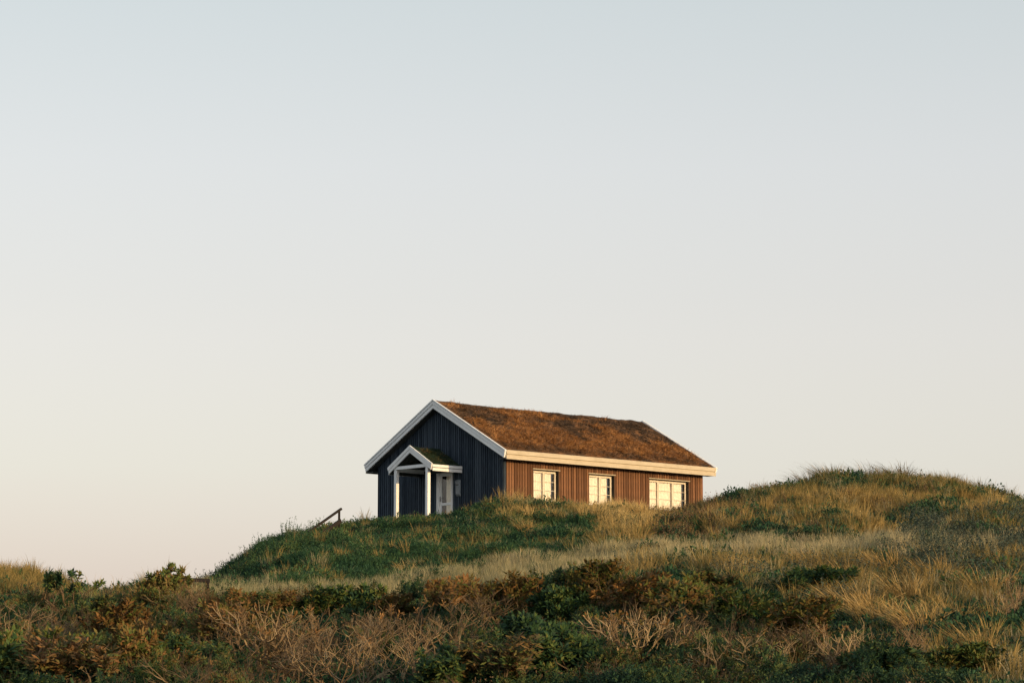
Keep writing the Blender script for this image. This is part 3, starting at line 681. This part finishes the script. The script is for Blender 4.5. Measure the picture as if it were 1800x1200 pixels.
def needle_tufts(seed, tips, n_per, size, along=2, low=None):
    rs = random.Random(seed); V, Fc, lr = [], [], []
    for (p, d) in tips:
        for q in range(rs.randint(1, along)):
            c0 = p - d*(.07*q) + Vector((rs.gauss(0, .02), rs.gauss(0, .02), 0)); dd = (d + Vector((rs.gauss(0, .3), rs.gauss(0, .3), .5))).normalized(); cc = rs.random()
            for k in range(n_per):
                nd = (dd*rs.uniform(.1, 1.2) + Vector((rs.gauss(0, .7), rs.gauss(0, .7), rs.gauss(0, .6)))).normalized()
                s_ = nd.orthogonal().normalized()*size*.14; L = size*rs.uniform(.6, 1.2); b0 = c0 + dd*rs.uniform(-.05, .05); b = len(V)
                V += [tuple(b0 - s_*.6), tuple(b0 + nd*L*.6 + s_), tuple(b0 + nd*L), tuple(b0 + nd*L*.6 - s_)]; Fc.append((b, b+1, b+2, b+3)); lr += [min(1, max(0, cc*.6 + rs.random()*.4))]*4
    return V, Fc, lr
def shrub_variants(k, fol, seed0, **kw):
    out = []
    for i in range(k):
        V, Fc, lr, tips = shrub_skeleton(seed0+i, **kw); top = max(v[2] for v in V)
        br = mesh('branches', V, Fc, M_TWIG, attrs={'lr': lr}); fo = None
        if fol:
            rs = random.Random(seed0+i); use = [t for t in tips if rs.random() < fol['share'] and t[0].z > top*fol.get('zmin', 0)]
            FV, FF, fl = needle_tufts(seed0+i, use, fol['n'], fol['size'], fol['along']); fo = mesh('foliage', FV, FF, M_NEEDLE, attrs={'lr': fl})
        out.append((br, fo, top))
    return out
SV = {'bare': shrub_variants(9, dict(share=.10, n=8, size=.07, along=1, zmin=.75), 200, stems=7, h=1.1, spread=.75, levels=3, r0=.022, kids=(2, 3)),
      'brown': shrub_variants(4, dict(share=.75, n=12, size=.115, along=2, zmin=.35), 300, stems=7, h=1.1, spread=.7, levels=3, r0=.020),
      'shoot': shrub_variants(2, dict(share=1.0, n=34, size=.10, along=3, zmin=.2), 450, stems=5, h=1.3, spread=.35, levels=1, r0=.018, kids=(1, 2)),
      'pine': shrub_variants(4, dict(share=1.0, n=15, size=.125, along=3, zmin=.0), 400, stems=8, h=1.0, spread=.85, levels=3, r0=.020)}
TV = [mesh('blades', *(lambda t: (t[0], t[1]))(blade_tuft(500+i, 300, .98, .28, .36, .011, .8, (-.20, 0))), M_TUSS, attrs={'lr': blade_tuft(500+i, 300, .98, .28, .36, .011, .8, (-.20, 0))[2]}) for i in range(4)]
DV = [mesh('blades', *(lambda t: (t[0], t[1]))(leaf_clump(520+i, 60, .22, .16, .06)), M_TUSS, attrs={'lr': leaf_clump(520+i, 60, .22, .16, .06)[2]}) for i in range(2)]
M_SNEED = plant_mat('thicket_needles', [(0, (.010, .030, .016)), (.25, (.022, .058, .024)), (.45, (.075, .10, .028)), (.62, (.115, .085, .030)), (.85, (.16, .078, .034)), (1, (.24, .13, .055))], inst=True, rnd=.25, leaf=.7)
M_STWIG = plant_mat('thicket_twigs', [(0, (.03, .020, .012)), (.5, (.085, .055, .032)), (1, (.20, .14, .08))], inst=True, rnd=.4, leaf=.4)
_tw, _fo = [], []
for i in range(6):
    V, Fc, lr, tips = shrub_skeleton(600+i, 6, .85, .9, 3, .015, kids=(2, 2))
    _tw.append(mesh('plant', V, Fc, M_STWIG, attrs={'lr': lr}))
    FV, FF, fl = needle_tufts(600+i, [t for k, t in enumerate(tips) if (k*7+i) % 10 < 6], 10, .085, 2); _fo.append(mesh('plant', FV, FF, M_SNEED, attrs={'lr': fl}))
C_STW, C_SFO = source_collection(_tw), source_collection(_fo)
plant('scrub_foliage', 'dense mixed green and rust scrub filling the foreground', 5200,
      lambda px, py, X, D, n, n2, ib, sb, mo, du, le, mi: np.clip(sb*(.35+1.1*(n2-.3)), 0, 1)*soft(D-41, 4)*(1-.75*soft(px-400, 60)*soft(880-px, 60)*soft(59-D, 3))*soft(66-D, 4),
      C_SFO, 6, .50, .92, lambda px, py, X, D, n, n2: -.05 + .8*fbm(X/1.6, D/2.2, 61, 2), tilt=.12, d1=80)
plant('scrub_twigs', 'tangled thin bare twigs through the foreground scrub', 2200,
      lambda px, py, X, D, n, n2, ib, sb, mo, du, le, mi: np.clip(sb*(.3+.9*(n-.3)), 0, 1)*soft(D-41, 4),
      C_STW, 6, .55, 1.0, lambda px, py, X, D, n, n2: .2 + .6*n2, tilt=.15, d1=80)
KN = {'shoot': ('dwarf_pine', 'shrub', 'dark green dwarf pines in the foreground scrub'), 'bare': ('bare_shrub', 'shrub', 'leafless twiggy shrubs in the foreground scrub'), 'brown': ('russet_shrub', 'shrub', 'russet leaved shrubs in the foreground scrub'),
      'pine': ('dwarf_pine', 'shrub', 'dark green dwarf pines in the foreground scrub'), 'tuss': ('grass_tussock', 'grass tuft', 'golden marram tussocks on the slopes')}
_rs = random.Random(8); _cnt = {}
def put(kind, px, D, h, wd, tint, label):
    X = wx(px, D); i = _cnt.get(kind, 0); _cnt[kind] = i+1
    nm, cat, grp = KN[kind]
    o = bpy.data.objects.new(nm, None); COL.objects.link(o); o.location = (X, D, gz(X, D) - .03)
    o.rotation_euler = (0, 0, _rs.uniform(0, 6.28) if kind != 'tuss' else _rs.uniform(-.5, .5)); tag(o, label, cat, grp)
    if kind == 'tuss':
        o.scale = (h/.95*wd, h/.95*wd, h/.95); c = link('blades', TV[i % 4], o); c['tint'] = tint
    else:
        br, fo, top = SV[kind][i % len(SV[kind])]; o.scale = (h/top*wd, h/top*wd, h/top)
        c = link('branches', br, o); c['tint'] = .55 if kind == 'bare' else .35
        if fo:
            f = link('foliage', fo, o); f['tint'] = tint; tag(f, kind='stuff')
    return o
PLANTS = [
 # --- left block
 ('shoot', 113, 64, 1.22, .9, 0.31, 'leftmost dwarf pine with a knobbly upright shoot against the sky'),
 ('shoot', 152, 64, 1.22, 1.0, 0.31, 'dwarf pine with paired upright shoots against the pale sky'),
 ('pine', 186, 60, 0.98, 1, 0.38, 'spreading green dwarf pine right of the two skyline shoots'),
 ('bare', 48, 58, 1.26, 1.0, .7, 'grey bare shrub below the golden dune at the left edge'),
 ('bare', 103, 55, 1.38, .9, .7, 'bare forked shrub left of the skyline pine shoots'),
 ('bare', 12, 50, 1.26, 1.0, .7, 'leafless shrub cut off by the left edge of the photo'),
 ('pine', 62, 48, 1.09, 1.3, 0.41, 'yellow green dwarf pine near the bottom left corner'),
 ('brown', 135, 46, 1.21, 1.2, 0.60, 'russet shrub along the bottom edge near the left corner'),
 ('brown', 218, 54, 1.38, 0.9, 0.66, 'upright rust coloured shrub left of the dark gap'),
 ('brown', 242, 48, 1.21, 1, 0.58, 'brown leafed shrub at the bottom left quarter'),
 ('pine', 286, 66, 1.08, 0.9, 0.48, 'bronze tinged dwarf pine left of the small rail end'),
 ('brown', 262, 64, 0.78, 0.9, 0.50, 'small brown shrub beside the bronze skyline pine'),
 ('bare', 345, 63, 1.04, 1.3, .8, 'tan twiggy shrub right below the small rail'),
 ('bare', 305, 58, 0.99, 1.1, .7, 'low grey arching shrub below the bronze skyline pine'),
 ('pine', 335, 50, 0.98, 1.2, 0.24, 'dark green dwarf pine in the deep shade at lower left'),
 ('brown', 292, 52, 1.15, 0.8, 0.50, 'small olive brown shrub above the dark gap at left'),
 ('bare', 355, 45, 1.16, 1.0, .7, 'bare pale stemmed shrub at the bottom left of centre'),
 ('brown', 400, 57, 1.32, 0.9, 0.73, 'reddest shrub left of the bare branch tangle'),
 ('brown', 428, 62, 0.87, 1.1, 0.68, 'russet topped shrub at the start of the pale grass band'),
 # --- centre tangle
 ('bare', 440, 52, 1.54, 1.1, .8, 'first bare shrub at the left of the branch tangle'),
 ('bare', 500, 49, 1.47, 1.15, .8, 'wide bare shrub low in the branch tangle'),
 ('bare', 548, 54, 1.47, 1.1, .8, 'bare shrub in the upper middle of the tangle'),
 ('bare', 590, 47, 1.35, 1.2, .8, 'bare spreading shrub at the bottom of the tangle'),
 ('bare', 640, 52, 1.54, 1.1, .8, 'densest bare shrub in the middle of the tangle'),
 ('bare', 695, 55, 1.54, 1.0, .8, 'bare shrub with steep forked limbs below the porch'),
 ('bare', 735, 48, 1.42, 1.1, .8, 'bare shrub with a tall pale stem right of the tangle'),
 ('bare', 792, 54, 1.59, .95, .85, 'tallest fan shaped bare shrub with orange tips'),
 ('bare', 838, 57, 1.38, 1.0, .85, 'right hand fan shaped bare shrub with russet tips'),
 ('brown', 497, 62, 0.78, 1.1, 0.60, 'dark russet shrub above the left of the tangle'),
 ('pine', 556, 62, 0.83, 1.2, 0.28, 'low dark green pine at the top of the tangle'),
 ('pine', 622, 63, 0.93, 1.1, 0.26, 'dark pine clump between tangle and pale grass'),
 ('brown', 690, 61, 0.92, 1, 0.62, 'russet shrub above the steep forked limbs'),
 ('brown', 780, 60, 1.26, 1.1, 0.78, 'bright orange brown crown behind the fan shaped shrub'),
 ('brown', 905, 58, 1.26, 1, 0.66, 'round russet shrub at the right end of the tangle'),
 ('brown', 880, 46, 1.15, 1.3, 0.58, 'olive and rust shrub at the bottom centre'),
 ('pine', 800, 46, 0.98, 1.2, 0.31, 'bright green low pine under the fan shaped shrub'),
 ('pine', 945, 50, 1.17, 1, 0.16, 'nearly black pine thicket right of bottom centre'),
 ('pine', 975, 57, 1.01, 1.1, 0.20, 'big dark green pine right of the russet round shrub'),
 ('pine', 1005, 62, 0.87, 1.1, 0.26, 'dark pine touching the pale grass band at centre'),
 ('pine', 1015, 47, 1.07, 1.2, 0.18, 'black green pine along the bottom edge at centre right'),
 # --- right of centre
 ('brown', 1060, 59, 1.26, 1, 0.50, 'olive rust shrub under the pale grass at centre right'),
 ('brown', 1115, 57, 1.26, 1.2, 0.63, 'wide rust brown shrub above the pale bare clump'),
 ('bare', 1090, 48, 1.32, 1.2, .75, 'bare clump beside the black green bottom pine'),
 ('bare', 1140, 51, 1.26, 1.1, .75, 'grey bare clump under the wide rust shrub'),
 ('bare', 1205, 49, 1.21, 1.0, .75, 'bare shrub left of the long pale dead branch'),
 ('brown', 1195, 55, 1.21, 1.1, 0.56, 'brown shrub behind the grey bare clump'),
 ('pine', 1250, 60, 0.69, 1.3, 0.44, 'yellow green low shrub below the end of the cottage'),
 ('brown', 1300, 53, 1.15, 1.2, 0.46, 'olive shrub left of the golden grass fan'),
 ('bare', 1290, 45, 1.16, 1.1, .75, 'bare shrub at the bottom right of centre'),
 ('bare', 1365, 46, 1.26, 1.0, .9, 'pale dead shrub with one long bright branch'),
 ('brown', 1395, 51, 1.09, 1.1, 0.48, 'brown shrub behind the pale dead branch'),
 ('pine', 1385, 63, 0.43, 1.5, 0.20, 'dark shrub patch inside the golden slope, upper one'),
 ('pine', 1440, 59, 0.66, 1.4, 0.20, 'darkest shrub hollow left of the golden grass fan'),
 ('bare', 1480, 45, 1.10, 1.1, .75, 'low bare shrub under the golden grass fan'),
 ('pine', 1540, 44, 0.80, 1.5, 0.28, 'dark low pine at the bottom right'),
 ('bare', 1600, 45, 1.10, 1.0, .75, 'grey bare shrub at the bottom edge far right'),
 ('pine', 1690, 44, 0.69, 1.6, 0.30, 'dark green shrub near the bottom right corner'),
 ('bare', 1765, 51, 1.16, .8, .75, 'thin bare shrub standing at the right edge'),
 # --- golden tussocks
 ('tuss', 1505, 55, 1.05, 1.3, .70, 'largest golden fan of grass on the right slope'),
 ('tuss', 1545, 53, .95, 1.2, .75, 'golden tussock right beside the largest grass fan'),
 ('tuss', 1490, 60, .9, 1.1, .60, 'golden tussock above the largest grass fan'),
 ('tuss', 1590, 57, .95, 1.1, .65, 'golden tussock in the middle of the right slope'),
 ('tuss', 1645, 60, 1.0, 1.0, .62, 'tall upright golden tussock right of mid slope'),
 ('tuss', 1615, 50, .85, 1.3, .75, 'bushy golden tussock low on the right slope'),
 ('tuss', 1670, 52, .85, 1.2, .70, 'golden tussock above the bottom right shrub'),
 ('tuss', 1730, 56, .95, 1.0, .58, 'brownish tussock near the right edge'),
 ('tuss', 1560, 64, .9, 1.1, .66, 'pale gold tussock under the grey willow scrub'),
 ('tuss', 1425, 67, .85, 1.0, .66, 'golden tussock above the dark shrub patch'),
 ('tuss', 1715, 47, .8, 1.1, .66, 'straw tussock in the bottom right corner'),
 ('tuss', 718, 80, .75, .9, .80, 'lone peach coloured tussock in the pale band below the door'),
 ('tuss', 925, 90, .75, 1.0, .72, 'orange tussock in the middle of the green mound'),
 ('tuss', 945, 95, .85, .7, .55, 'slim tall tussock above the orange one on the mound'),
 ('tuss', 1070, 99, .85, 1.2, .80, 'golden tussock on the lip below the middle window'),
 ('tuss', 1100, 97, .9, 1.2, .85, 'brightest golden tussock at the right end of the mound'),
 ('tuss', 1122, 94, .85, 1.2, .80, 'lowest golden tussock spilling down the mound end'),
 ('tuss', 1425, 103, 0.98, 1.20, .25, 'first brown tuft on the right dune crest'),
 ('tuss', 1460, 103, 1.04, 1.20, .25, 'second brown tuft on the right dune crest'),
 ('tuss', 1528, 103, 1.17, 1.20, .22, 'tallest tuft at the top of the right dune'),
 ('tuss', 1580, 103, 1.17, 1.35, .15, 'dark tuft right of the dune top'),
 ('tuss', 1598, 102, 1.10, 1.20, .18, 'leaning dark tuft close beside the dune top tuft'),
 ('tuss', 1648, 102, 0.98, 1.20, .25, 'tuft on the right shoulder of the dune'),
 ('tuss', 1672, 102, 1.04, 1.05, .25, 'spiky tuft further down the right shoulder'),
 ('tuss', 1715, 101, 0.98, 1.20, .30, 'last tuft on the dune crest before the right edge'),
]
for p in PLANTS: put(*p)

# ------------------------------------------------------------------ stair rails on the left slope
def rail_point(px, py, D): return Vector((wx(px, D), D, CAMZ + D*float(tan_el(py))))
def railing(D, label, rails, posts, grp):
    base = rail_point(*posts[0][1], D); o = bpy.data.objects.new('stair_railing', None); COL.objects.link(o); o.location = base
    tag(o, label, 'railing', grp)
    for nm, (p, dp), (q, dq), w_, h_ in rails:
        MB().beam(rail_point(*p, D+dp)-base, rail_point(*q, D+dq)-base, w_, h_).build(nm, M_DARKWOOD, o, bevel=.004)
    for p, q in posts:
        MB().beam(rail_point(*p, D)-base, rail_point(*q, D)-base, .085, .085).build('post', M_DARKWOOD, o, bevel=.004)
railing(104, 'dark wooden stair railing on the skyline left of the cottage',
        [('handrail', ((524, 947.5), -1.2), ((600, 893.5), .0), .09, .085), ('stringer', ((536, 960), -1.2), ((599, 914.5), .0), .09, .15)],
        [((596, 897), (596, 926)), ((545, 934), (545, 968))], 'wooden stair railings')
railing(66, 'small dark rail end among shrubs at the foot of the slope',
        [('handrail', ((319, 1017.5), .0), ((368, 1020), 1.5), .09, .09)],
        [((320, 1018), (311, 1027)), ((366, 1020), (366, 1050))], 'wooden stair railings')
